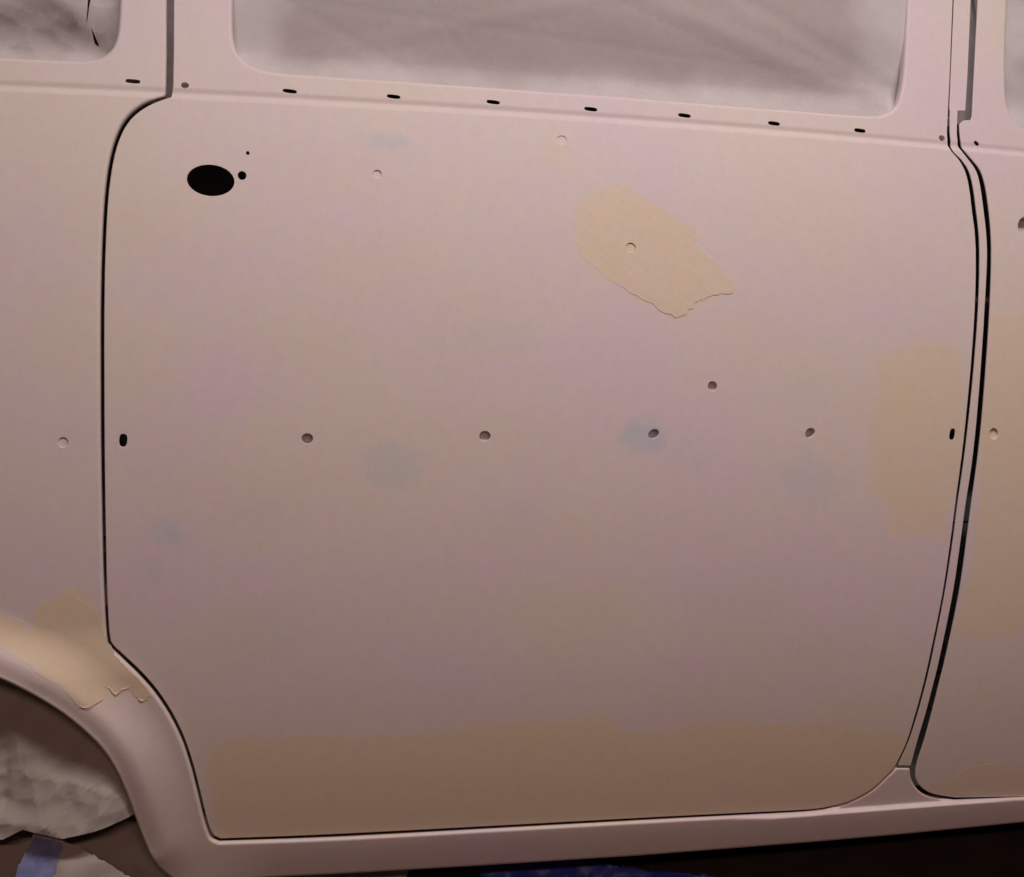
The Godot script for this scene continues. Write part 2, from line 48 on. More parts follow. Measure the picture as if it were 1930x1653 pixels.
const PATCH_B = [Vector2(-414.4, 626.4), Vector2(-370.2, 608.4), Vector2(-340.6, 589.3), Vector2(-322.6, 579.9), Vector2(-310.7, 569.2), Vector2(-307.7, 586.1), Vector2(-294.1, 601), Vector2(-276.8, 605.5), Vector2(-265.7, 612.8), Vector2(-256.4, 610.8), Vector2(-252, 599.6), Vector2(-239.6, 594.1), Vector2(-232.2, 578.4), Vector2(-226.3, 562.6), Vector2(-222.3, 548.5), Vector2(-209.9, 527), Vector2(-194.4, 508.6), Vector2(-177.2, 488.1), Vector2(-172.4, 477), Vector2(-181.1, 470.2), Vector2(-187.4, 475.1), Vector2(-196.8, 487.3), Vector2(-203.3, 486.7), Vector2(-211.5, 480.8), Vector2(-220.9, 488.5), Vector2(-228.7, 475.4), Vector2(-237.7, 470.5), Vector2(-244.3, 467.3), Vector2(-253.7, 470.5), Vector2(-261.1, 483.4), Vector2(-274.6, 500), Vector2(-288.4, 507.7), Vector2(-312.4, 529.7), Vector2(-342.4, 548.2), Vector2(-379.7, 565), Vector2(-416.7, 576.5)]
const PATCH_C = [Vector2(991.7, 282.9), Vector2(1016, 295.7), Vector2(1047.7, 300.8), Vector2(1082.2, 287.4), Vector2(1140.4, 278.7), Vector2(1277.1, 269), Vector2(1296.6, 237.8), Vector2(1122.2, 241.5), Vector2(1008.9, 248.3), Vector2(965.4, 259.1), Vector2(954.6, 271), Vector2(985, 272.4)]
const RIDGE_1 = [Vector2(-224.2, 492.6), Vector2(-218.7, 489.2), Vector2(-216.4, 484.6), Vector2(-212.6, 481.2), Vector2(-208.9, 484.2), Vector2(-205.9, 487.6), Vector2(-200.2, 488.2), Vector2(-195.2, 491.6)]
const RIDGE_2 = [Vector2(-187.5, 474.5), Vector2(-183.5, 471.2), Vector2(-179.7, 471.4)]
const RIDGE_3 = [Vector2(-252.5, 473.5), Vector2(-248.7, 470.7), Vector2(-242.4, 470), Vector2(-235.9, 473.2), Vector2(-226.9, 477.4)]
const FLUSH_1 = [Vector2(809.8, 911.7), Vector2(850.5, 922.3), Vector2(866.1, 940.6), Vector2(895, 943.8), Vector2(926.4, 942.4), Vector2(937.5, 926.8), Vector2(942.3, 902.5), Vector2(942.6, 862), Vector2(937.9, 841.8), Vector2(947.6, 813.4), Vector2(942.1, 774.9), Vector2(937.1, 734.2), Vector2(931.4, 695.4), Vector2(925.8, 661.6), Vector2(833.8, 664.3), Vector2(833.6, 704.9), Vector2(801.8, 727.4), Vector2(799.2, 854.9), Vector2(807.7, 872.9)]
const FLUSH_2 = [Vector2(-106.7, 355), Vector2(-102.3, 393.9), Vector2(-85.9, 413.6), Vector2(6.5, 411), Vector2(103.1, 399.8), Vector2(145.4, 398.7), Vector2(195.3, 403.4), Vector2(274.8, 411.8), Vector2(318.9, 414.7), Vector2(378.9, 412), Vector2(431.9, 415.3), Vector2(437.4, 392.7), Vector2(527.1, 391.4), Vector2(630.9, 392.6), Vector2(739.1, 383), Vector2(878.1, 364.6), Vector2(906.4, 352.5), Vector2(888.8, 305.5), Vector2(854.1, 258.4), Vector2(769.9, 243.1), Vector2(567.2, 247.9), Vector2(328.7, 253.7), Vector2(62, 260.4), Vector2(-101.5, 268.1)]
const FLUSH_3 = [Vector2(991.2, 979.8), Vector2(1067.8, 984.7), Vector2(1201.9, 986.4), Vector2(1233.1, 497.7), Vector2(1094.9, 501.5), Vector2(995.7, 511), Vector2(950.6, 523.2), Vector2(962.7, 588.2), Vector2(972.3, 820.3), Vector2(985.1, 935.1)]
# sanded-through spots: x, y, half width, half height, kind (0 old blue paint, 1 lilac primer, 2 tan filler), strength
const SMUDGES = [
	[125, 1187, 38, 11, 0, 0.70],
	[109, 1161, 20, 28, 1, 0.50],
	[467, 805, 34, 20, 0, 1.00],
	[481, 796, 18, 13, 0, 1.00],
	[129, 769, 34, 29, 0, 0.55],
	[714, 742, 48, 37, 0, 0.50],
	[-145, 682, 24, 19, 0, 0.75],
	[-165, 635, 14, 24, 0, 0.45],
	[618, 586, 87, 42, 0, 0.18],
	[-31, 708, 39, 23, 0, 0.22],
	[258, 929, 77, 24, 0, 0.20],
	[529, 783, 38, 22, 0, 0.20],
	[278, 696, 43, 21, 0, 0.20],
	[691, 867, 44, 22, 0, 0.20],
	[-32, 550, 53, 38, 0, 0.20],
	[-82, 873, 76, 56, 1, 0.80],
	[-82, 1015, 108, 60, 1, 0.60],
	[101, 1069, 54, 41, 1, 0.50],
	[309, 1064, 72, 93, 1, 0.40],
	[668, 996, 111, 81, 1, 0.50],
	[421, 633, 313, 44, 1, 0.50],
	[-139, 785, 69, 92, 1, 0.50],
	[-298, 1021, 42, 77, 1, 0.50],
	[-306, 656, 36, 78, 1, 0.60],
	[741, 610, 98, 100, 1, 0.60],
	[532, 1124, 92, 45, 1, 0.30],
	[172, 481, 297, 44, 1, 0.50],
	[494, 689, 60, 51, 1, 0.50],
	[34, 925, 79, 47, 2, 0.55],
	[101, 1021, 74, 48, 2, 0.50],
	[223, 942, 76, 55, 2, 0.50],
	[620, 936, 47, 51, 2, 0.40],
	[-44, 724, 110, 60, 2, 0.50],
	[346, 677, 145, 28, 2, 0.35],
	[-52, 555, 78, 56, 2, 0.60],
	[710, 495, 57, 48, 2, 0.55],
	[588, 413, 80, 49, 2, 0.60],
	[796, 393, 77, 34, 2, 0.60],
	[348, 1180, 25, 19, 2, 0.60],
	[-158, 1066, 75, 53, 2, 0.45],
	[-285, 938, 48, 58, 2, 0.50],
	[799, 1060, 107, 53, 2, 0.35],
	[47, 1136, 67, 42, 2, 0.40],
	[641, 544, 112, 54, 2, 0.45],
	[349, 576, 161, 37, 2, 0.35],
	[-289, 1186, 72, 40, 2, 0.35],
	[982, 1153, 52, 48, 2, 0.30],
	[238, 804, 154, 41, 2, 0.35]]
const SLIT = [Vector2(-252, 1376.1), Vector2(-249.8, 1376.3), Vector2(-249.7, 1354.8), Vector2(-251.4, 1338.9), Vector2(-253.3, 1328.1), Vector2(-254.2, 1328), Vector2(-252.5, 1343.8)]
const WEDGE = [Vector2(-249.4, 1323.5), Vector2(-246.6, 1315.2), Vector2(-243.5, 1307.6), Vector2(-241.5, 1302.8), Vector2(-244.7, 1303.3), Vector2(-246.9, 1305.2), Vector2(-248.3, 1313.6)]
const HEM = [Vector2(-783, 331), Vector2(-552, 327), Vector2(-443, 308), Vector2(-393, 310), Vector2(-368, 306), Vector2(-349, 304), Vector2(-325, 316), Vector2(-304, 309), Vector2(-278, 302), Vector2(-246, 307), Vector2(-206, 315), Vector2(-173, 322)]
const GREY = [Vector2(-319, 299), Vector2(-295, 294), Vector2(-270, 283), Vector2(-237, 265), Vector2(-208, 247), Vector2(-178, 232), Vector2(-145, 216), Vector2(-91, 170), Vector2(-131, 118), Vector2(-371, 142), Vector2(-359, 181), Vector2(-341, 241), Vector2(-330, 274)]
const TAPE = [Vector2(-318, 296), Vector2(-298, 291), Vector2(-284, 284), Vector2(-289, 264), Vector2(-294, 235), Vector2(-299, 203), Vector2(-344, 207), Vector2(-341, 241), Vector2(-330, 274)]
const TARP = [Vector2(304, 101), Vector2(392, 90), Vector2(483, 63), Vector2(564, 48), Vector2(632, 36), Vector2(712, 24), Vector2(793, 9), Vector2(886, -4), Vector2(970, -12), Vector2(1099, -12), Vector2(1209, -10), Vector2(1299, -14), Vector2(1329, -15), Vector2(1335, -4), Vector2(1437, -8), Vector2(1615, -5), Vector2(2188, -50), Vector2(2188, -193), Vector2(304, -21)]
const JAMB = [Vector2(951.9, 1268.6), Vector2(993.3, 1271.2), Vector2(1093.5, 1830), Vector2(1018.5, 1830)]

const TX0 := -800.0      # paint map, millimetres on the body side
const TX1 := 1850.0
const TY0 := 150.0
const TY1 := 1850.0
const TSTEP := 2.0

var arch: PackedVector2Array
var lower_edge: PackedVector2Array
var sill_line: PackedVector2Array
var noise_a := FastNoiseLite.new()
var noise_b := FastNoiseLite.new()
var crumple := FastNoiseLite.new()
var M := {}

# ---------------------------------------------------------------- helpers
func tag(o: Node, label: String, category: String, group := "") -> void:
	o.set_meta("label", label)
	o.set_meta("category", category)
	if group:
		o.set_meta("group", group)

func dist_line(p: Vector2, line: PackedVector2Array) -> float:
	var best := 1e9
	for i in line.size() - 1:
		var q := Geometry2D.get_closest_point_to_segment(p, line[i], line[i + 1])
		best = minf(best, p.distance_squared_to(q))
	return sqrt(best)

func line_y(x: float, line: PackedVector2Array) -> float:
	for i in line.size() - 1:
		if x <= line[i + 1].x:
			return lerpf(line[i].y, line[i + 1].y, clampf((x - line[i].x) / (line[i + 1].x - line[i].x), 0, 1))
	return line[-1].y

# height of the plain body side, millimetres
func skin(p: Vector2) -> float:
	var y := (p.y - 800.0) * 0.001
	var x := p.x * 0.001
	var d := y - 0.10
	var z := 0.0
	if d < 0.3182:
		z = -0.22 * d * d - 0.10 * pow(minf(0.0, y + 0.27), 2.0)
	else:
		z = -0.02227 - 0.14 * (d - 0.3182)
	var b := y - (0.4365 - 0.0207 * (x - 0.28) * (x - 0.28))
	z -= 0.0028 * smoothstep(-0.008, 0.001, b) - 0.0012 * smoothstep(0.001, 0.009, b)
	return z * 1000.0

func skin_body(p: Vector2) -> float:
	var z := skin(p)
	if p.y > 640.0:
		return z
	var s := 1.0 - smoothstep(500.0, 570.0, p.y)
	var ys := line_y(p.x, sill_line)
	if p.x > 620.0:
		s *= lerpf(1.0, smoothstep(-2.0, 5.0, ys - p.y), smoothstep(620.0, 700.0, p.x))
	z += 8.0 * s
	if p.y < ys:
		var below := ys - p.y
		z -= 0.12 * below * below / (below + 22.0) * smoothstep(-130.0, -10.0, p.x)
	if p.x < -40.0:
		var da := dist_line(p, arch)
		if da < 72.0:
			var e := da - 19.0
			var over := 0.5 * (e + sqrt(e * e + 45.0))          # rounded crest
			var u := clampf((over - 1.0) / 48.0, 0.0, 1.0)
			var crest := 18.0 * pow(1.0 - u, 1.9) - 0.08 * (over - e)
			z += crest * lerpf(0.35, 1.0, smoothstep(250.0, 430.0, p.y))
	return z

func skin_strip(p: Vector2) -> float:
	return skin(p) - 1.0
func skin_plate(p: Vector2) -> float:
	return skin(p) - 5.0

func hole_shape(h: Array, n := 28) -> PackedVector2Array:
	var out := PackedVector2Array()
	var e: float = 2.0 / h[5]
	for i in n:
		var a := TAU * i / n
		var v := Vector2(h[2] * signf(cos(a)) * pow(absf(cos(a)), e), h[3] * signf(sin(a)) * pow(absf(sin(a)), e))
		out.append(Vector2(h[0], h[1]) + v.rotated(-deg_to_rad(h[4])))
	return out

func ccw(p: PackedVector2Array) -> PackedVector2Array:
	if Geometry2D.is_polygon_clockwise(p):
		p = p.duplicate()
		p.reverse()
	return p

func biggest(list: Array) -> PackedVector2Array:
	var best := PackedVector2Array()
	var most := -1.0
	for q: PackedVector2Array in list:
		var a := 0.0
		for i in q.size():
			a += q[i].cross(q[(i + 1) % q.size()])
		if absf(a) > most:
			most = absf(a)
			best = q
	return best

func resample(p: PackedVector2Array, step: float) -> PackedVector2Array:
	var out := PackedVector2Array()
	for i in p.size():
		var a := p[i]
		var b := p[(i + 1) % p.size()]
		var n := maxi(1, ceili(a.distance_to(b) / step))
		if a.distance_to(b) < 0.02:
			continue
		for k in n:
			out.append(a.lerp(b, float(k) / n))
	return out

# a pressed sheet: outline with holes, following the height function, edges rolled back into flanges
class Sheet:
	var v := PackedVector3Array()
	var n := PackedVector3Array()
	var uv := PackedVector2Array()
	var ix := PackedInt32Array()

func sheet_vertex(s: Sheet, p: Vector2, hf: Callable) -> int:
	var h: float = hf.call(p)
	var e := 0.6
	var hx: float = (hf.call(p + Vector2(e, 0)) - h) / e
	var hy: float = (hf.call(p + Vector2(0, e)) - h) / e
	s.v.append(Vector3(p.x, p.y, h) * 0.001)
	s.n.append(Vector3(-hx, -hy, 1).normalized())
	s.uv.append(Vector2((p.x - TX0) / (TX1 - TX0), (TY1 - p.y) / (TY1 - TY0)))
	return s.v.size() - 1

func sheet_piece(s: Sheet, poly: PackedVector2Array, holes: Array, hf: Callable, deep := 0) -> void:
	var parts: Array = [poly]
	for h: PackedVector2Array in holes:
		var next: Array = []
		for q: PackedVector2Array in parts:
			var res := Geometry2D.clip_polygons(q, h)
			var ring := false
			for r: PackedVector2Array in res:
				if Geometry2D.is_polygon_clockwise(r):
					ring = true
			if ring and deep < 4:
				var cx := 0.0
				for g in h:
					cx += g.x / h.size()
				var big := 1e5
				for side: float in [-1.0, 1.0]:
					var half := PackedVector2Array([Vector2(cx, -big), Vector2(cx + side * big, -big), Vector2(cx + side * big, big), Vector2(cx, big)])
					for piece: PackedVector2Array in Geometry2D.intersect_polygons(q, half):
						sheet_piece(s, piece, holes, hf, deep + 1)
			else:
				next.append_array(res)
		parts = next
	for q: PackedVector2Array in parts:
		var t := Geometry2D.triangulate_polygon(q)
		if t.is_empty():
			continue
		var base := s.v.size()
		for p in q:
			sheet_vertex(s, p, hf)
		for i in range(0, t.size(), 3):
			var a := q[t[i]]
			var flip := (q[t[i + 1]] - a).cross(q[t[i + 2]] - a) > 0
			s.ix.append(base + t[i])
			s.ix.append(base + t[i + 2 if flip else i + 1])
			s.ix.append(base + t[i + 1 if flip else i + 2])

func sheet_edge(s: Sheet, ring: PackedVector2Array, inward: bool, roll: float, depth: float, hf: Callable) -> void:
	var m := ring.size()
	var prof: Array = []          # outward step, drop, angle
	if roll > 0.05:
		for a: float in [0.0, 18.0, 36.0, 54.0, 72.0, 90.0]:
			prof.append(Vector3(roll * sin(deg_to_rad(a)), -roll * (1 - cos(deg_to_rad(a))), a))
	else:
		prof.append(Vector3(0, 0, 90))
	prof.append(Vector3(roll, -maxf(depth, roll + 0.1), 90))
	var base := s.v.size()
	for i in m:
		var a := ring[(i + m - 1) % m]
		var b := ring[i]
		var c := ring[(i + 1) % m]
		var t := ((b - a).normalized() + (c - b).normalized()).normalized()
		var nn := Vector2(t.y, -t.x) * (-1.0 if inward else 1.0)
		var k0 := sheet_vertex(s, b, hf)
		var sn := s.n[k0]
		var h := s.v[k0].z
		s.v.remove_at(k0)
		s.n.remove_at(k0)
		s.uv.remove_at(k0)
		for q: Vector3 in prof:
			var pp := b + nn * q.x
			s.v.append(Vector3(pp.x * 0.001, pp.y * 0.001, h + q.y * 0.001))
			var ang := deg_to_rad(q.z)
			s.n.append((Vector3(nn.x, nn.y, 0) * sin(ang) + sn * cos(ang)).normalized())
			s.uv.append(Vector2((pp.x - TX0) / (TX1 - TX0), (TY1 - pp.y) / (TY1 - TY0)))
	var k := prof.size()
	for i in m:
		var j := (i + 1) % m
		for l in k - 1:
			var q0 := base + i * k + l
			var q1 := base + j * k + l
			if inward:
				s.ix.append_array(PackedInt32Array([q0, q0 + 1, q1, q1, q0 + 1, q1 + 1]))
			else:
				s.ix.append_array(PackedInt32Array([q0, q1, q0 + 1, q1, q1 + 1, q0 + 1]))

func within(p: Vector2, poly: PackedVector2Array) -> bool:
	var votes := 0
	for d: Vector2 in [Vector2(0.11, 0.07), Vector2(-0.23, 0.31), Vector2(0.37, -0.19)]:
		if Geometry2D.is_point_in_polygon(p + d, poly):
			votes += 1
	return votes >= 2

func axis(lo: float, hi: float, step: float, fine: Array) -> PackedFloat32Array:
	var out := PackedFloat32Array()
	var x: float = floor(lo / step) * step
	while x < hi:
		out.append(x)
		var d := step
		for f in fine:                     # [from, to, step]
			if x >= f[0] - 0.01 and x < f[1]:
				d = f[2]
		x += d
	out.append(x)
	return out

func sheet(called: String, parent: Node, outline: PackedVector2Array, windows: Array, holes: Array, hf: Callable, mat: Material, o := {}) -> MeshInstance3D:
	var roll: float = o.get("roll", 2.5)
	var depth: float = o.get("depth", 18.0)
	var win_roll: float = o.get("win_roll", 7.0)
	var hole_roll: float = o.get("hole_roll", 0.8)
	var step: float = o.get("step", 10.0)
	var s := Sheet.new()
	var inner := ccw(outline)
	if roll > 0.05:
		inner = ccw(biggest(Geometry2D.offset_polygon(inner, -roll, Geometry2D.JOIN_ROUND)))
	inner = resample(inner, o.get("seg", 4.0))
	var cut: Array = []
	var rings: Array = []                  # ring, roll, depth
	for w: PackedVector2Array in windows:
		var r := resample(ccw(biggest(Geometry2D.offset_polygon(ccw(w), win_roll, Geometry2D.JOIN_ROUND))), 4.0)
		cut.append(r)
		rings.append([r, win_roll, o.get("win_depth", 20.0)])
	for h: Array in holes:
		var r := ccw(hole_shape(h))
		var hr := minf(hole_roll, h[3] * 0.16)
		r = ccw(biggest(Geometry2D.offset_polygon(r, hr, Geometry2D.JOIN_ROUND)))
		cut.append(r)
		rings.append([r, hr, h[6] + 0.5 if h[6] > 0.0 else 0.9])
	for r: PackedVector2Array in o.get("cuts", []):
		cut.append(ccw(r))
		rings.append([ccw(r), 0.0, 0.3])
	var lo := inner[0]
	var hi := inner[0]
	for p in inner:
		lo = lo.min(p)
		hi = hi.max(p)
	var xs := axis(lo.x, hi.x, step, o.get("fine_x", []))
	var ys := axis(lo.y, hi.y, step, o.get("fine_y", []))
	var edge := {}
	var lines: Array = [inner]
	lines.append_array(cut)
	for l: PackedVector2Array in lines:
		for p in resample(l, 0.8):
			edge[Vector2i(xs.bsearch(p.x, false) - 1, ys.bsearch(p.y, false) - 1)] = true
	var grid := {}
	for i in xs.size() - 1:
		for j in ys.size() - 1:
			var a := Vector2(xs[i], ys[j])
			var b := Vector2(xs[i + 1], ys[j + 1])
			if edge.has(Vector2i(i, j)):
				var cell := PackedVector2Array([a, Vector2(b.x, a.y), b, Vector2(a.x, b.y)])
				var near: Array = []
				for c: PackedVector2Array in cut:
					if not Geometry2D.intersect_polygons(cell, c).is_empty():
						near.append(c)
				for piece: PackedVector2Array in Geometry2D.intersect_polygons(cell, inner):
					sheet_piece(s, piece, near, hf)
			else:
				var mid := (a + b) * 0.5
				if not within(mid, inner):
					continue
				var gone := false
				for c: PackedVector2Array in cut:
					if within(mid, c):
						gone = true
						break
				if gone:
					continue
				var id := PackedInt32Array()
				for g: Vector2i in [Vector2i(i, j), Vector2i(i + 1, j), Vector2i(i + 1, j + 1), Vector2i(i, j + 1)]:
					if not grid.has(g):
						grid[g] = sheet_vertex(s, Vector2(xs[g.x], ys[g.y]), hf)
					id.append(grid[g])
				s.ix.append_array(PackedInt32Array([id[0], id[2], id[1], id[0], id[3], id[2]]))
	if depth > 0.0:
		sheet_edge(s, inner, false, roll, depth, hf)
	for r: Array in rings:
		sheet_edge(s, r[0], true, r[1], r[2], hf)
	return commit(called, parent, s, mat)

func commit(called: String, parent: Node, s: Sheet, mat: Material) -> MeshInstance3D:
	var arrays := []
	arrays.resize(Mesh.ARRAY_MAX)
	arrays[Mesh.ARRAY_VERTEX] = s.v
	arrays[Mesh.ARRAY_NORMAL] = s.n
	arrays[Mesh.ARRAY_TEX_UV] = s.uv
	arrays[Mesh.ARRAY_INDEX] = s.ix
	var mesh := ArrayMesh.new()
	mesh.add_surface_from_arrays(Mesh.PRIMITIVE_TRIANGLES, arrays)
	mesh.surface_set_material(0, mat)
	var mi := MeshInstance3D.new()
	mi.mesh = mesh
	mi.name = called
	parent.add_child(mi, true)
	return mi

# the spread edge of filler: a line that wanders and crumbles a little
func ragged(pts: Array, amount: float) -> PackedVector2Array:
	var out := PackedVector2Array()
	for p in resample(PackedVector2Array(pts), 2.5):
		var w := Vector2(noise_a.get_noise_2d(p.x * 2.2, p.y * 2.2), noise_a.get_noise_2d(p.x * 2.2 + 400.0, p.y * 2.2))
		var f := Vector2(noise_a.get_noise_2d(p.x * 9.0, p.y * 9.0 + 200.0), noise_a.get_noise_2d(p.x * 9.0 + 700.0, p.y * 9.0))
		out.append(p + (w * 2.2 + f) * amount)
	return out

# what closes a drilled hole: a slightly dished disc set back from the skin
func plug(parent: Node, h: Array, hf: Callable, mat: Material, called := "filler_plug") -> void:
	var g: Array = h.duplicate()
	g[2] += 0.9
	g[3] += 0.9
	var c := Vector2(h[0], h[1])
	var f := func(p: Vector2) -> float:
		return hf.call(p) - h[6] - 0.35 * maxf(0.0, 1.0 - p.distance_to(c) / h[2])
	var outline := hole_shape(g)
	sheet(called, parent, outline, [], [], f, mat, {"roll": 0.0, "depth": 0.4, "step": 5.0})

func slab(s: SurfaceTool, lo: Vector3, hi: Vector3) -> void:
	var b := BoxMesh.new()
	b.size = hi - lo
	s.append_from(b, 0, Transform3D(Basis(), (lo + hi) * 0.5))

func joined(called: String, parent: Node, s: SurfaceTool, mat: Material) -> MeshInstance3D:
	var mi := MeshInstance3D.new()
	mi.mesh = s.commit()
	mi.mesh.surface_set_material(0, mat)
	mi.name = called
	parent.add_child(mi, true)
	return mi

func bead(called: String, parent: Node, pts: PackedVector2Array, hf: Callable, r: float, mat: Material) -> void:
	# a raised crumb of filler: a flattened half round along a line, tapering at both ends
	var s := Sheet.new()
	var n := 8
	var line := PackedVector2Array()
	for i in pts.size() - 1:
		for k in 3:
			line.append(pts[i].lerp(pts[i + 1], k / 3.0))
	line.append(pts[-1])
	for i in line.size():
		var t := (line[mini(i + 1, line.size() - 1)] - line[maxi(i - 1, 0)]).normalized()
		var nn := Vector2(-t.y, t.x)
		var u := float(i) / (line.size() - 1)
		var w := r * (0.35 + 0.65 * pow(sin(PI * clampf(u, 0.03, 0.97)), 0.5)) * (0.85 + 0.3 * absf(noise_a.get_noise_2d(line[i].x * 6, line[i].y * 6)))
		for k in n + 1:
			var a := PI * k / n
			var p := line[i] + nn * w * cos(a)
			var h: float = hf.call(p)
			s.v.append(Vector3(p.x, p.y, h - 0.3 + w * 0.75 * sin(a)) * 0.001)
			s.n.append(Vector3(nn.x * cos(a), nn.y * cos(a), sin(a) + 0.05).normalized())
			s.uv.append(Vector2((p.x - TX0) / (TX1 - TX0), (TY1 - p.y) / (TY1 - TY0)))
	for i in line.size() - 1:
		for k in n:
			var q := i * (n + 1) + k
			var q2 := q + n + 1
			s.ix.append_array(PackedInt32Array([q, q2, q + 1, q + 1, q2, q2 + 1]))
	commit(called, parent, s, mat)

# ---------------------------------------------------------------- materials
func tint(c: Color) -> Color:
	return c.linear_to_srgb()

func plain(c: Color, rough: float, spec := 0.4) -> StandardMaterial3D:
	var m := StandardMaterial3D.new()
	m.albedo_color = tint(c)
	m.roughness = rough
	m.metallic_specular = spec
	m.cull_mode = BaseMaterial3D.CULL_DISABLED
	return m

func noise(freq: float, octaves: int, sd: int) -> FastNoiseLite:
	var n := FastNoiseLite.new()
	n.noise_type = FastNoiseLite.TYPE_SIMPLEX_SMOOTH
	n.seed = sd
	n.frequency = freq
	n.fractal_octaves = octaves
	return n

func paint_map() -> ImageTexture:
	var w := int((TX1 - TX0) / TSTEP)
	var h := int((TY1 - TY0) / TSTEP)
	var broad := noise(0.0045, 3, 11)
	var mid := noise(0.016, 3, 12)
	var fine := noise(0.09, 2, 13)
	var ib := broad.get_image(w, h, false, false, false).get_data()
	var im := mid.get_image(w, h, false, false, false).get_data()
	var jf := fine.get_image(w, h, false, false, false).get_data()
	var k2 := noise(0.09, 2, 17).get_image(w, h, false, false, false).get_data()
	var acc: Array = []
	for k in 3:
		var a := PackedFloat32Array()
		a.resize(w * h)
		acc.append(a)
	for sm: Array in SMUDGES:
		var x0 := maxi(0, int((sm[0] - sm[2] * 2 - TX0) / TSTEP))
		var x1 := mini(w - 1, int((sm[0] + sm[2] * 2 - TX0) / TSTEP))
		var y0 := maxi(0, int((TY1 - sm[1] - sm[3] * 2) / TSTEP))
		var y1 := mini(h - 1, int((TY1 - sm[1] + sm[3] * 2) / TSTEP))
		var a: PackedFloat32Array = acc[sm[4]]
		for j in range(y0, y1 + 1):
			for i in range(x0, x1 + 1):
				var q := j * w + i
				var dx: float = (TX0 + i * TSTEP - sm[0]) / sm[2]
				var dy: float = (TY1 - j * TSTEP - sm[1]) / sm[3]
				var d := sqrt(dx * dx + dy * dy) + (im[q] - 128) / 190.0 + (jf[q] - 128) / 600.0
				a[q] = maxf(a[q], sm[5] * (1.0 - smoothstep(0.35, 1.45, d)))
		acc[sm[4]] = a
	# filler sanded flush with the panel: areas with an outline of their own
	var flush := PackedFloat32Array()
	flush.resize(w * h)
	for spec: Array in [[FLUSH_1, 0.85, 7.0], [FLUSH_2, 1.0, 3.5], [FLUSH_3, 0.85, 7.0], [PATCH_A, 0.9, 2.6], [PATCH_B, 1.1, 3.5], [PATCH_C, 0.9, 4.0]]:
		var poly := PackedVector2Array(spec[0])
		var ring := PackedVector2Array(spec[0])
		ring.append(ring[0])
		var lo := poly[0]
		var hi := poly[0]
		for p in poly:
			lo = lo.min(p)
			hi = hi.max(p)
		for j in range(maxi(0, int((TY1 - hi.y) / TSTEP) - 8), mini(h, int((TY1 - lo.y) / TSTEP) + 8)):
			for i in range(maxi(0, int((lo.x - TX0) / TSTEP) - 8), mini(w, int((hi.x - TX0) / TSTEP) + 8)):
				var q := j * w + i
				var p := Vector2(TX0 + i * TSTEP, TY1 - j * TSTEP) + Vector2(jf[q] - 128, k2[q] - 128) * 0.03
				var d := dist_line(p, ring)
				if Geometry2D.is_point_in_polygon(p, poly):
					d = -d
				var f: float = spec[2]
				flush[q] = maxf(flush[q], spec[1] * (1.0 - smoothstep(-f, f, d + (im[q] - 128) * 0.02 * f)))
	var cream := Color(0.640, 0.537, 0.502)
	var lilac := Color(0.635, 0.507, 0.553)
	var tan := Color(0.628, 0.528, 0.430)
	var blue := Color(0.440, 0.480, 0.540)
	var filler := Color(0.660, 0.525, 0.378)
	var bytes := PackedByteArray()
	bytes.resize(w * h * 3)
	var rng := RandomNumberGenerator.new()
	rng.seed = 5
	var s0: PackedFloat32Array = acc[0]
	var s1: PackedFloat32Array = acc[1]
	var s2: PackedFloat32Array = acc[2]
	for q in w * h:
		var b := (ib[q] - 128) / 128.0
		var m := (im[q] - 128) / 128.0
		var c := cream.lerp(lilac, 0.72 * smoothstep(-0.25, 0.55, b + 0.25 * m))
		c = c.lerp(tan, 0.35 * smoothstep(0.1, 0.7, -b + 0.35 * m))
		c = c.lerp(lilac, s1[q] * 0.85)
		c = c.lerp(tan, s2[q] * 0.8)
		c = c.lerp(blue, s0[q] * 0.62)
		c = c.lerp(filler, clampf(flush[q] * (0.84 + 0.14 * m), 0.0, 1.0))
		var g := 1.0 + (jf[q] - 128) / 128.0 * 0.022 + rng.randfn(0, 0.010)
		var r := (k2[q] - 128) / 128.0 * 0.028
		c = Color(c.r * (g + r + rng.randfn(0, 0.018)), c.g * (g - r * 0.3), c.b * (g - r + rng.randfn(0, 0.028))).linear_to_srgb()
		bytes[q * 3] = int(clampf(c.r, 0, 1) * 255.0 + 0.5)
		bytes[q * 3 + 1] = int(clampf(c.g, 0, 1) * 255.0 + 0.5)
		bytes[q * 3 + 2] = int(clampf(c.b, 0, 1) * 255.0 + 0.5)
	return ImageTexture.create_from_image(Image.create_from_data(w, h, false, Image.FORMAT_RGB8, bytes))

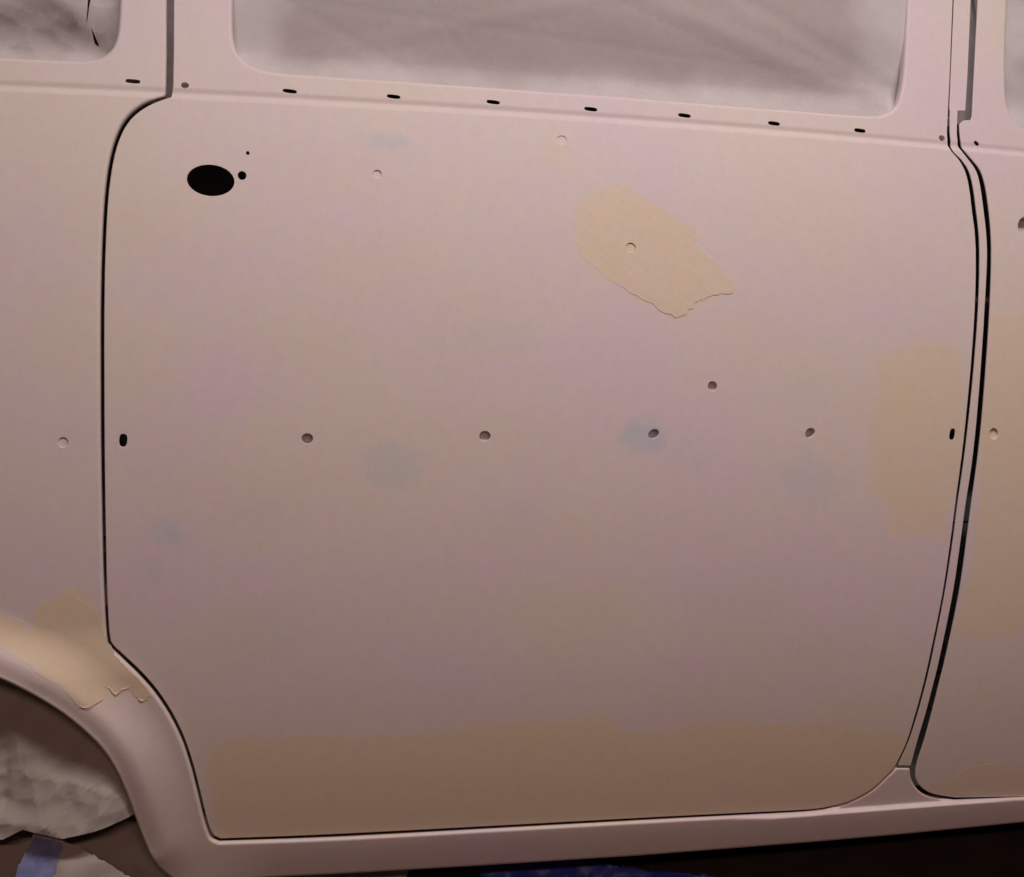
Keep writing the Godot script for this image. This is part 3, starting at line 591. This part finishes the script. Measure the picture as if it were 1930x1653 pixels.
# masking paper in the windows: pinkish brown paper with primer overspray in ragged drifts along the frame
func paper_map() -> ImageTexture:
	var st := 3.0
	var w := int((TX1 - TX0) / st)
	var h := int((TY1 - TY0) / st)
	var na := noise(0.020, 4, 41).get_image(w, h, false, false, false).get_data()
	var nb := noise(0.10, 3, 42).get_image(w, h, false, false, false).get_data()
	var bytes := PackedByteArray()
	bytes.resize(w * h * 3)
	bytes.fill(128)
	var paper := Color(0.385, 0.325, 0.318)
	var spray := Color(0.560, 0.505, 0.505)
	var rng := RandomNumberGenerator.new()
	rng.seed = 8
	for j in int((TY1 - 1200.0) / st):
		for i in w:
			var q := j * w + i
			var x := TX0 + i * st
			var y := TY1 - j * st
			var d := y - 1262.0
			if x < -160.0:
				d = minf(y - 1262.0, -202.0 - x)
			elif x < 900.0:
				d = minf(d, minf(x + 72.0, 868.0 - x) * 0.75)
			else:
				d = minf(y - 1262.0, x - 1024.0) * 0.5
			var n := (na[q] - 128) / 128.0
			var a := 1.0 - smoothstep(4.0, 70.0, d + n * 30.0)
			a = clampf(a * 0.75 + 0.04 * n + 0.04, 0.0, 1.0)
			var c := paper.lerp(spray, a)
			var g := 1.0 + (nb[q] - 128) / 128.0 * 0.03 + rng.randfn(0, 0.014)
			c = Color(c.r * g, c.g * g, c.b * (g + rng.randfn(0, 0.012))).linear_to_srgb()
			bytes[q * 3] = int(clampf(c.r, 0, 1) * 255.0 + 0.5)
			bytes[q * 3 + 1] = int(clampf(c.g, 0, 1) * 255.0 + 0.5)
			bytes[q * 3 + 2] = int(clampf(c.b, 0, 1) * 255.0 + 0.5)
	return ImageTexture.create_from_image(Image.create_from_data(w, h, false, Image.FORMAT_RGB8, bytes))

# height of a sheet folded along lines: each fold is a point, the direction across it, steepness and reach
func folds(p: Vector2, list: Array) -> float:
	var z := 0.0
	for k: Array in list:
		var d: float = (p.x - k[0]) * k[2] + (p.y - k[1]) * k[3]
		d = sqrt(d * d + 20.0)
		z += k[4] * (d if d < k[5] else k[5] + (d - k[5]) * 0.15)
	return z

func noise_texture(freq: float, octaves: int, sd: int, dark: Color, light: Color, size := 512) -> NoiseTexture2D:
	var t := NoiseTexture2D.new()
	t.width = size
	t.height = size
	t.seamless = true
	t.noise = noise(freq, octaves, sd)
	var g := Gradient.new()
	g.set_color(0, tint(dark))
	g.set_color(1, tint(light))
	g.set_offset(0, 0.2)
	g.set_offset(1, 0.8)
	t.color_ramp = g
	return t

func mottled(dark: Color, light: Color, freq: float, scale: float, rough: float, sd: int) -> StandardMaterial3D:
	var m := plain(Color(1, 1, 1), rough, 0.35)
	m.albedo_texture = noise_texture(freq, 4, sd, dark, light)
	m.uv1_triplanar = true
	m.uv1_world_triplanar = true
	m.uv1_scale = Vector3.ONE * scale
	return m

func make_materials() -> void:
	var p := StandardMaterial3D.new()
	p.albedo_texture = paint_map()
	p.roughness = 0.52
	p.metallic_specular = 0.4
	p.cull_mode = BaseMaterial3D.CULL_DISABLED
	M.primer = p
	M.filler_low = mottled(Color(0.585, 0.445, 0.315), Color(0.615, 0.475, 0.34), 0.03, 6.0, 0.7, 22)
	M.inside = mottled(Color(0.24, 0.22, 0.20), Color(0.32, 0.29, 0.27), 0.01, 2.0, 0.8, 31)
	M.jamb = mottled(Color(0.50, 0.45, 0.46), Color(0.58, 0.52, 0.53), 0.02, 4.0, 0.6, 23)
	var wpm := plain(Color(1, 1, 1), 0.8, 0.3)
	wpm.albedo_texture = paper_map()
	M.window_paper = wpm
	M.kraft = mottled(Color(0.315, 0.27, 0.24), Color(0.365, 0.315, 0.285), 0.006, 3.0, 0.8, 26)
	M.tape = mottled(Color(0.13, 0.15, 0.31), Color(0.22, 0.22, 0.36), 0.02, 5.0, 0.6, 28)
	M.tarp = mottled(Color(0.025, 0.045, 0.32), Color(0.04, 0.06, 0.40), 0.02, 3.0, 0.4, 29)
	M.concrete = mottled(Color(0.055, 0.04, 0.032), Color(0.09, 0.065, 0.052), 0.015, 1.0, 0.85, 30)
	M.housing = plain(Color(0.7, 0.7, 0.7), 0.5)
	var tube := plain(Color(0.9, 0.9, 0.9), 0.4)
	tube.emission_enabled = true
	tube.emission = Color(1.0, 0.93, 0.86)
	tube.emission_energy_multiplier = 2.0
	M.tube = tube

# ---------------------------------------------------------------- lamps
func shop_or_fill_lamp(at: Vector3, half: float, energy: float, hue: Color, label: String) -> void:
	var o := Node3D.new()
	o.name = "shop_or_fill_lamp"
	add_child(o, true)
	o.position = at
	tag(o, label, "lamp", "fluorescent shop lamps")
	var s := SurfaceTool.new()
	slab(s, Vector3(-half - 0.01, 0.03, -0.09), Vector3(half + 0.01, 0.075, 0.09))
	slab(s, Vector3(-half - 0.01, 0.0, -0.09), Vector3(-half, 0.0295, 0.09))
	slab(s, Vector3(half, 0.0, -0.09), Vector3(half + 0.01, 0.0295, 0.09))
	joined("housing", o, s, M.housing)
	for z: float in [-0.045, 0.045]:
		var c := CylinderMesh.new()
		c.top_radius = 0.013
		c.bottom_radius = 0.013
		c.height = half * 2.0 - 0.02
		c.material = M.tube
		var t := MeshInstance3D.new()
		t.mesh = c
		t.name = "tube"
		t.rotation_degrees.z = 90
		t.position = Vector3(0, 0.012, z)
		o.add_child(t, true)
	var l := AreaLight3D.new()
	l.name = "light"
	l.area_size = Vector2(half * 2.0 - 0.02, 0.16)
	l.light_energy = energy
	l.light_color = hue
	l.area_range = 12.0
	l.shadow_enabled = true
	l.rotation_degrees.x = -90
	l.position = Vector3(0, -0.012, 0)
	o.add_child(l, true)

# ---------------------------------------------------------------- scene
func _ready() -> void:
	var cam := Camera3D.new()
	cam.name = "camera"
	cam.position = Vector3(0.0420, 0.8000, 1.2650)
	cam.rotation_degrees = Vector3(0, -10.783, 0)
	cam.fov = 48.054
	cam.near = 0.02
	cam.far = 60.0
	add_child(cam)
	cam.current = true
	var env := Environment.new()
	env.background_mode = Environment.BG_COLOR
	env.background_color = Color(0.012, 0.010, 0.012)
	env.tonemap_mode = Environment.TONE_MAPPER_LINEAR
	env.tonemap_exposure = 1.0
	env.sdfgi_enabled = true
	env.ssao_enabled = true
	env.ssil_enabled = true
	var we := WorldEnvironment.new()
	we.name = "environment"
	we.environment = env
	add_child(we)
	noise_a = noise(0.03, 3, 3)
	noise_b = noise(0.010, 2, 4)
	crumple.noise_type = FastNoiseLite.TYPE_CELLULAR
	crumple.cellular_return_type = FastNoiseLite.RETURN_DISTANCE
	crumple.seed = 19
	crumple.frequency = 0.017
	crumple.fractal_type = FastNoiseLite.FRACTAL_NONE
	arch = PackedVector2Array(ARCH)
	lower_edge = PackedVector2Array(LOWER_EDGE)
	sill_line = PackedVector2Array(SILL_LINE)
	make_materials()
	shop_or_fill_lamp(Vector3(0.62, 2.45, 1.15), 1.22, 4.9, Color(1.0, 0.965, 0.955), "twin tube shop lamp hung above the van side")
	shop_or_fill_lamp(Vector3(0.50, 2.30, 4.2), 0.61, 7.4, Color(1.0, 0.79, 0.735), "added fill lamp out of view behind the camera")  # made-up second lamp, added to fill the shaded lower side

	# ground
	var fl := SurfaceTool.new()
	slab(fl, Vector3(-6, -0.1, -5), Vector3(7, 0, 6))
	joined("floor", self, fl, M.concrete).set_meta("kind", "structure")

	# the van
	var van := Node3D.new()
	van.name = "camper_van"
	add_child(van)
	tag(van, "camper van in pinkish beige primer with sliding door, patches of filler and masked windows", "van")
	var fine_belt := [[1200.0, 1250.0, 2.0]]
	var body := sheet("rear_quarter_panel", van, PackedVector2Array(BODY), [PackedVector2Array(REAR_WINDOW)], BODY_HOLES, skin_body, M.primer,
		{"roll": 4.0, "depth": 7.0, "win_roll": 5.0, "win_depth": 11.0, "fine_y": [[200.0, 580.0, 3.0], [1200.0, 1250.0, 2.0]], "fine_x": [[-450.0, -90.0, 3.0]], "seg": 3.0})
	body.set_meta("label", "rear quarter panel with wheel arch and sill in one primed surface")
	var door := sheet("sliding_door", van, PackedVector2Array(DOOR), [PackedVector2Array(DOOR_WINDOW)], DOOR_HOLES, skin, M.primer, {"roll": 1.4, "depth": 3.2, "win_roll": 5.0, "win_depth": 11.0, "fine_y": fine_belt})
	var front := sheet("front_door", van, PackedVector2Array(FRONT), [PackedVector2Array(FRONT_WINDOW)], FRONT_HOLES, skin, M.primer, {"roll": 1.2, "depth": 2.0, "win_roll": 5.0, "win_depth": 11.0, "fine_y": fine_belt})
	sheet("pillar_strip", van, PackedVector2Array(STRIP), [], [], skin_strip, M.primer, {"roll": 0.8, "depth": 1.6, "fine_y": fine_belt})
	sheet("pillar_plate", van, PackedVector2Array(PLATE), [], [], skin_plate, M.primer, {"roll": 0.6, "depth": 1.4})
	for h: Array in DOOR_HOLES:
		if h[6] > 0.0:
			plug(door, h, skin, M.primer if h[6] < 3.0 else M.jamb)
	for h: Array in BODY_HOLES:
		if h[6] > 0.0:
			plug(body, h, skin_body, M.primer)
	for h: Array in FRONT_HOLES:
		if h[6] > 0.0:
			plug(front, h, skin, M.jamb if h[6] > 5.0 else M.primer)
	# filler laid on proud of the panel
	var pa := func(p: Vector2) -> float:
		var d := (p - Vector2(440, 1010)).dot(Vector2(0.25, -0.97)) / 80.0
		return skin(p) + 0.08 + 0.62 * smoothstep(-0.5, 0.9, d) + 0.14 * noise_b.get_noise_2d(p.x * 1.5 + p.y * 1.2, (p.y + p.x * 0.62) * 7.0)
	sheet("filler_patch", door, ragged(PATCH_A, 0.9), [], [DOOR_HOLES[5]], pa, M.primer, {"roll": 0.0, "depth": 1.5, "step": 5.0, "seg": 2.0})
	var pb := func(p: Vector2) -> float:
		return skin_body(p) + 0.28 + 0.25 * smoothstep(490.0, 470.0, p.y) + 0.06 * noise_b.get_noise_2d(p.x * 3.0, p.y * 3.0)
	sheet("filler_patch", body, ragged(PATCH_B, 1.1), [], [], pb, M.primer, {"roll": 0.0, "depth": 1.5, "step": 3.0, "seg": 2.0})
	var pc := func(p: Vector2) -> float:
		return skin(p) + 0.12 + 0.05 * noise_b.get_noise_2d(p.x * 3.0, p.y * 3.0)
	sheet("filler_patch", front, ragged(PATCH_C, 1.5), [], [], pc, M.primer, {"roll": 0.0, "depth": 1.5, "step": 5.0, "seg": 2.0})
	bead("filler_ridge", body, PackedVector2Array(RIDGE_1), pb, 1.7, M.filler_low)
	bead("filler_ridge", body, PackedVector2Array(RIDGE_2), pb, 1.6, M.filler_low)
	bead("filler_ridge", body, PackedVector2Array(RIDGE_3), pb, 1.5, M.filler_low)
	# what lies behind the skin
	sheet("door_jamb", van, PackedVector2Array(JAMB), [], [], func(p: Vector2) -> float: return skin(p) - 24.0, M.jamb, {"roll": 0.0, "depth": 2.0})
	var jamb := SurfaceTool.new()
	slab(jamb, Vector3(-0.190, 1.236, -0.090), Vector3(-0.120, 1.80, -0.080))
	var jm := joined("door_jamb", van, jamb, M.jamb)
	jm.position.z = 0.0
	var shell := SurfaceTool.new()
	slab(shell, Vector3(-0.80, 0.62, -0.70), Vector3(1.85, 1.84, -0.66))      # back of the added light-tight box
	slab(shell, Vector3(-0.14, 0.262, -0.655), Vector3(1.85, 0.29, -0.115))   # floor
	slab(shell, Vector3(-0.14, 0.295, -0.70), Vector3(1.85, 0.615, -0.66))
	slab(shell, Vector3(-0.80, 0.59, -0.655), Vector3(-0.145, 0.615, -0.05))  # wheel housing top
	slab(shell, Vector3(-0.80, 0.03, -0.70), Vector3(-0.145, 0.585, -0.66))
	slab(shell, Vector3(-0.14, 0.295, -0.655), Vector3(-0.12, 0.585, -0.13))
	slab(shell, Vector3(-0.80, 0.62, -0.655), Vector3(-0.78, 1.84, -0.01))
	slab(shell, Vector3(1.83, 0.295, -0.655), Vector3(1.85, 1.84, -0.01))
	joined("light_tight_shell", van, shell, M.jamb)  # closed box added so lamp light stays out behind holes and gaps
	var roof_light_seal := SurfaceTool.new()  # unseen slabs added to stop lamp light leaking in over the panel tops
	slab(roof_light_seal, Vector3(-0.80, 1.845, -0.70), Vector3(1.85, 1.875, -0.03))
	slab(roof_light_seal, Vector3(-0.80, 1.832, -0.135), Vector3(1.85, 1.8445, -0.03))
	joined("roof_light_seal", van, roof_light_seal, M.jamb)
	var under := SurfaceTool.new()
	slab(under, Vector3(-0.12, 0.225, -1.5), Vector3(1.85, 0.255, -0.13))
	slab(under, Vector3(-0.10, 0.05, -1.3), Vector3(1.85, 0.22, -1.2))
	joined("underbody", van, under, M.inside)

	# masking paper behind the window openings
	var wfolds := [[690.0, 1345.0, 0.34, 0.94, -0.13, 22.0], [790.0, 1352.0, 0.46, 0.888, 0.12, 18.0], [380.0, 1352.0, 0.07, 0.997, 0.07, 10.0], [60.0, 1320.0, -0.25, 0.97, -0.07, 16.0], [130.0, 1305.0, 0.45, 0.89, 0.07, 12.0], [245.0, 1300.0, 0.80, 0.60, 0.06, 9.0]]
	var wp := func(p: Vector2) -> float:
		var wy := p.y - 1266.0
		var z := skin(p) - 18.0
		z += -9.0 * smoothstep(0.0, 40.0, wy) + 14.0 * smoothstep(26.0, 140.0, wy)
		z += folds(p, wfolds)
		z += 3.0 * noise_b.get_noise_2d(p.x * 0.22 + p.y * 0.3, p.y * 0.35) + 0.15 * noise_a.get_noise_2d(p.x * 0.4, p.y * 0.5)
		return z
	var rect := func(x0: float, y0: float, x1: float, y1: float) -> PackedVector2Array:
		return PackedVector2Array([Vector2(x0, y0), Vector2(x1, y0), Vector2(x1, y1), Vector2(x0, y1)])
	var bare := {"roll": 0.0, "depth": 0.0, "step": 5.0}
	var a1 := sheet("masking_paper", self, rect.call(-95.0, 1261.0, 955.0, 1765.0), [], [], wp, M.window_paper, bare)
	tag(a1, "sheet of grey masking paper stretched behind the sliding door window opening", "masking paper", "masking paper in the window openings")
	# fold lines of the crumpled sheet: a point, the direction across the fold, its steepness
	var creases := [[-330.0, 1316.0, 0.22, 0.975, 0.16, 22.0], [-262.0, 1330.0, 0.98, -0.2, -0.16, 16.0], [-290.0, 1352.0, 0.45, 0.89, -0.14, 26.0], [-222.0, 1335.0, 0.8, -0.6, 0.15, 14.0], [-380.0, 1340.0, -0.3, 0.95, -0.08, 30.0], [-232.0, 1308.0, 0.6, 0.8, -0.14, 12.0]]
	var rp := func(p: Vector2) -> float:
		var z := skin(p) - 15.0
		var wy := p.y - 1264.0
		z += -9.0 * smoothstep(-6.0, 28.0, wy) + 12.0 * smoothstep(24.0, 90.0, wy)
		z += folds(p, creases) + 5.0 * crumple.get_noise_2d(p.x * 1.2 + 40.0, p.y * 1.5) + 1.5 * noise_b.get_noise_2d(p.x * 0.7, p.y * 0.9)
		if p.x > -252.0:
			z -= 3.0 * smoothstep(-252.0, -246.0, p.x)
		return z
	var o2 := bare.duplicate()
	o2.step = 3.5
	o2.cuts = [PackedVector2Array(SLIT), PackedVector2Array(WEDGE)]
	var a2 := sheet("masking_paper", self, rect.call(-770.0, 1254.0, -190.0, 1765.0), [], [], rp, M.window_paper, o2)
	tag(a2, "crumpled and torn masking paper behind the rear side window opening", "masking paper", "masking paper in the window openings")
	var fp := func(p: Vector2) -> float:
		var wy := p.y - 1264.0
		return skin(p) - 13.0 - 8.0 * smoothstep(0.0, 40.0, wy) + 10.0 * smoothstep(40.0, 120.0, wy) + 4.0 * noise_b.get_noise_2d(p.x * 0.8, p.y)
	var a3 := sheet("masking_paper", self, rect.call(1010.0, 1258.0, 1800.0, 1765.0), [], [], fp, M.window_paper, bare)
	tag(a3, "pale masking paper behind the front door window opening", "masking paper", "masking paper in the window openings")

	# paper hung over the wheel, and the sheets below it
	var hem := PackedVector2Array(HEM)
	var wpoly := PackedVector2Array(HEM)
	wpoly.append(Vector2(-125, 400))
	wpoly.append(Vector2(-140, 585))
	wpoly.append(Vector2(-790, 585))
	wpoly.append(Vector2(-790, 300))
	var wheel_folds := [[-318.0, 315.0, 0.55, -0.83, -0.30, 20.0], [-285.0, 330.0, 0.35, 0.94, 0.20, 22.0], [-345.0, 345.0, -0.2, 0.98, -0.22, 24.0], [-240.0, 320.0, 0.72, 0.69, -0.16, 30.0], [-300.0, 370.0, 0.1, 0.99, 0.16, 40.0], [-360.0, 310.0, 0.8, 0.6, 0.18, 18.0], [-265.0, 300.0, 0.9, -0.43, 0.14, 12.0], [-215.0, 350.0, 0.3, 0.95, 0.16, 14.0], [-330.0, 400.0, 0.7, 0.7, -0.14, 26.0], [-380.0, 360.0, 0.5, -0.86, 0.16, 20.0]]
	var wh := func(p: Vector2) -> float:
		var hy := line_y(p.x, hem)
		var t := clampf((p.y - hy) / 190.0, 0.0, 1.6)
		var z := -36.0 - 12.0 * smoothstep(0.10, 0.85, t) - 24.0 * t
		z -= 45.0 * smoothstep(-235.0, -165.0, p.x)
		z += 0.35 * folds(p, wheel_folds) + 13.0 * crumple.get_noise_2d(p.x * 0.8 + p.y * 0.3, p.y * 1.1) + 4.0 * crumple.get_noise_2d(p.x * 2.3 + 90.0, p.y * 2.3 - p.x * 0.6) + 2.0 * noise_b.get_noise_2d(p.x * 0.6 + p.y * 0.5, p.y * 0.9) + 0.5 * noise_a.get_noise_2d(p.x * 0.5, p.y * 0.5)
		return z
	var a4 := sheet("masking_paper", self, wpoly, [], [], wh, M.kraft, {"roll": 0.0, "depth": 0.0, "step": 3.5})
	tag(a4, "brown masking paper hung over the wheel under the arch", "masking paper", "paper sheets under the wheel arch")
	var lo_f := func(p: Vector2) -> float:
		return -150.0 - 0.35 * (p.y - 270.0) - 190.0 * smoothstep(-190.0, -90.0, p.x) + 8.0 * noise_b.get_noise_2d(p.x * 1.3, p.y * 1.5) + 10.0 * crumple.get_noise_2d(p.x, p.y + 300.0) + folds(p, [[-190.0, 300.0, 0.6, 0.8, 0.2, 18.0], [-240.0, 270.0, 0.2, -0.98, -0.2, 20.0]])
	var a5 := sheet("masking_paper", self, PackedVector2Array([Vector2(-790, 20), Vector2(120, 20), Vector2(175, 120), Vector2(150, 200), Vector2(200, 345), Vector2(-790, 345)]), [], [], lo_f, M.kraft, bare)
	tag(a5, "darker brown paper hanging to the floor behind the wheel cover", "masking paper", "paper sheets under the wheel arch")
	var gf := func(p: Vector2) -> float:
		return -57.0 - 0.30 * (p.y - 270.0) + folds(p, [[-300.0, 262.0, 0.8, 0.6, 0.12, 16.0], [-255.0, 255.0, 0.5, -0.86, -0.14, 18.0], [-330.0, 265.0, 0.95, 0.3, -0.12, 14.0]]) + 6.0 * crumple.get_noise_2d(p.x * 1.3, p.y * 1.3)
	var a6 := sheet("masking_paper", self, ragged(GREY, 1.2), [], [], gf, M.kraft, bare)
	tag(a6, "loose brown paper sheet with blue tape on it leaning below the wheel arch", "masking paper", "paper sheets under the wheel arch")
	var tf := func(p: Vector2) -> float:
		return gf.call(p) + 1.2
	var a7 := sheet("masking_tape", self, ragged(TAPE, 1.4), [], [], tf, M.tape, {"roll": 0.0, "depth": 0.8, "step": 6.0})
	tag(a7, "strip of blue masking tape on the loose paper below the wheel arch", "tape")

	# tarpaulin on the floor
	var tarp_z := func(p: Vector2) -> float:
		return -395.0 - 0.35 * (p.y - 60.0) + 9.0 * noise_b.get_noise_2d(p.x * 0.9, p.y * 2.0) + 3.0 * noise_a.get_noise_2d(p.x * 0.6, p.y)
	var tarp := sheet("tarpaulin", self, ragged(TARP, 1.5), [], [], tarp_z, M.tarp, {"roll": 0.0, "depth": 3.0, "step": 12.0, "seg": 6.0})
	tag(tarp, "dark blue tarpaulin bunched on the floor beneath the sill", "tarpaulin")
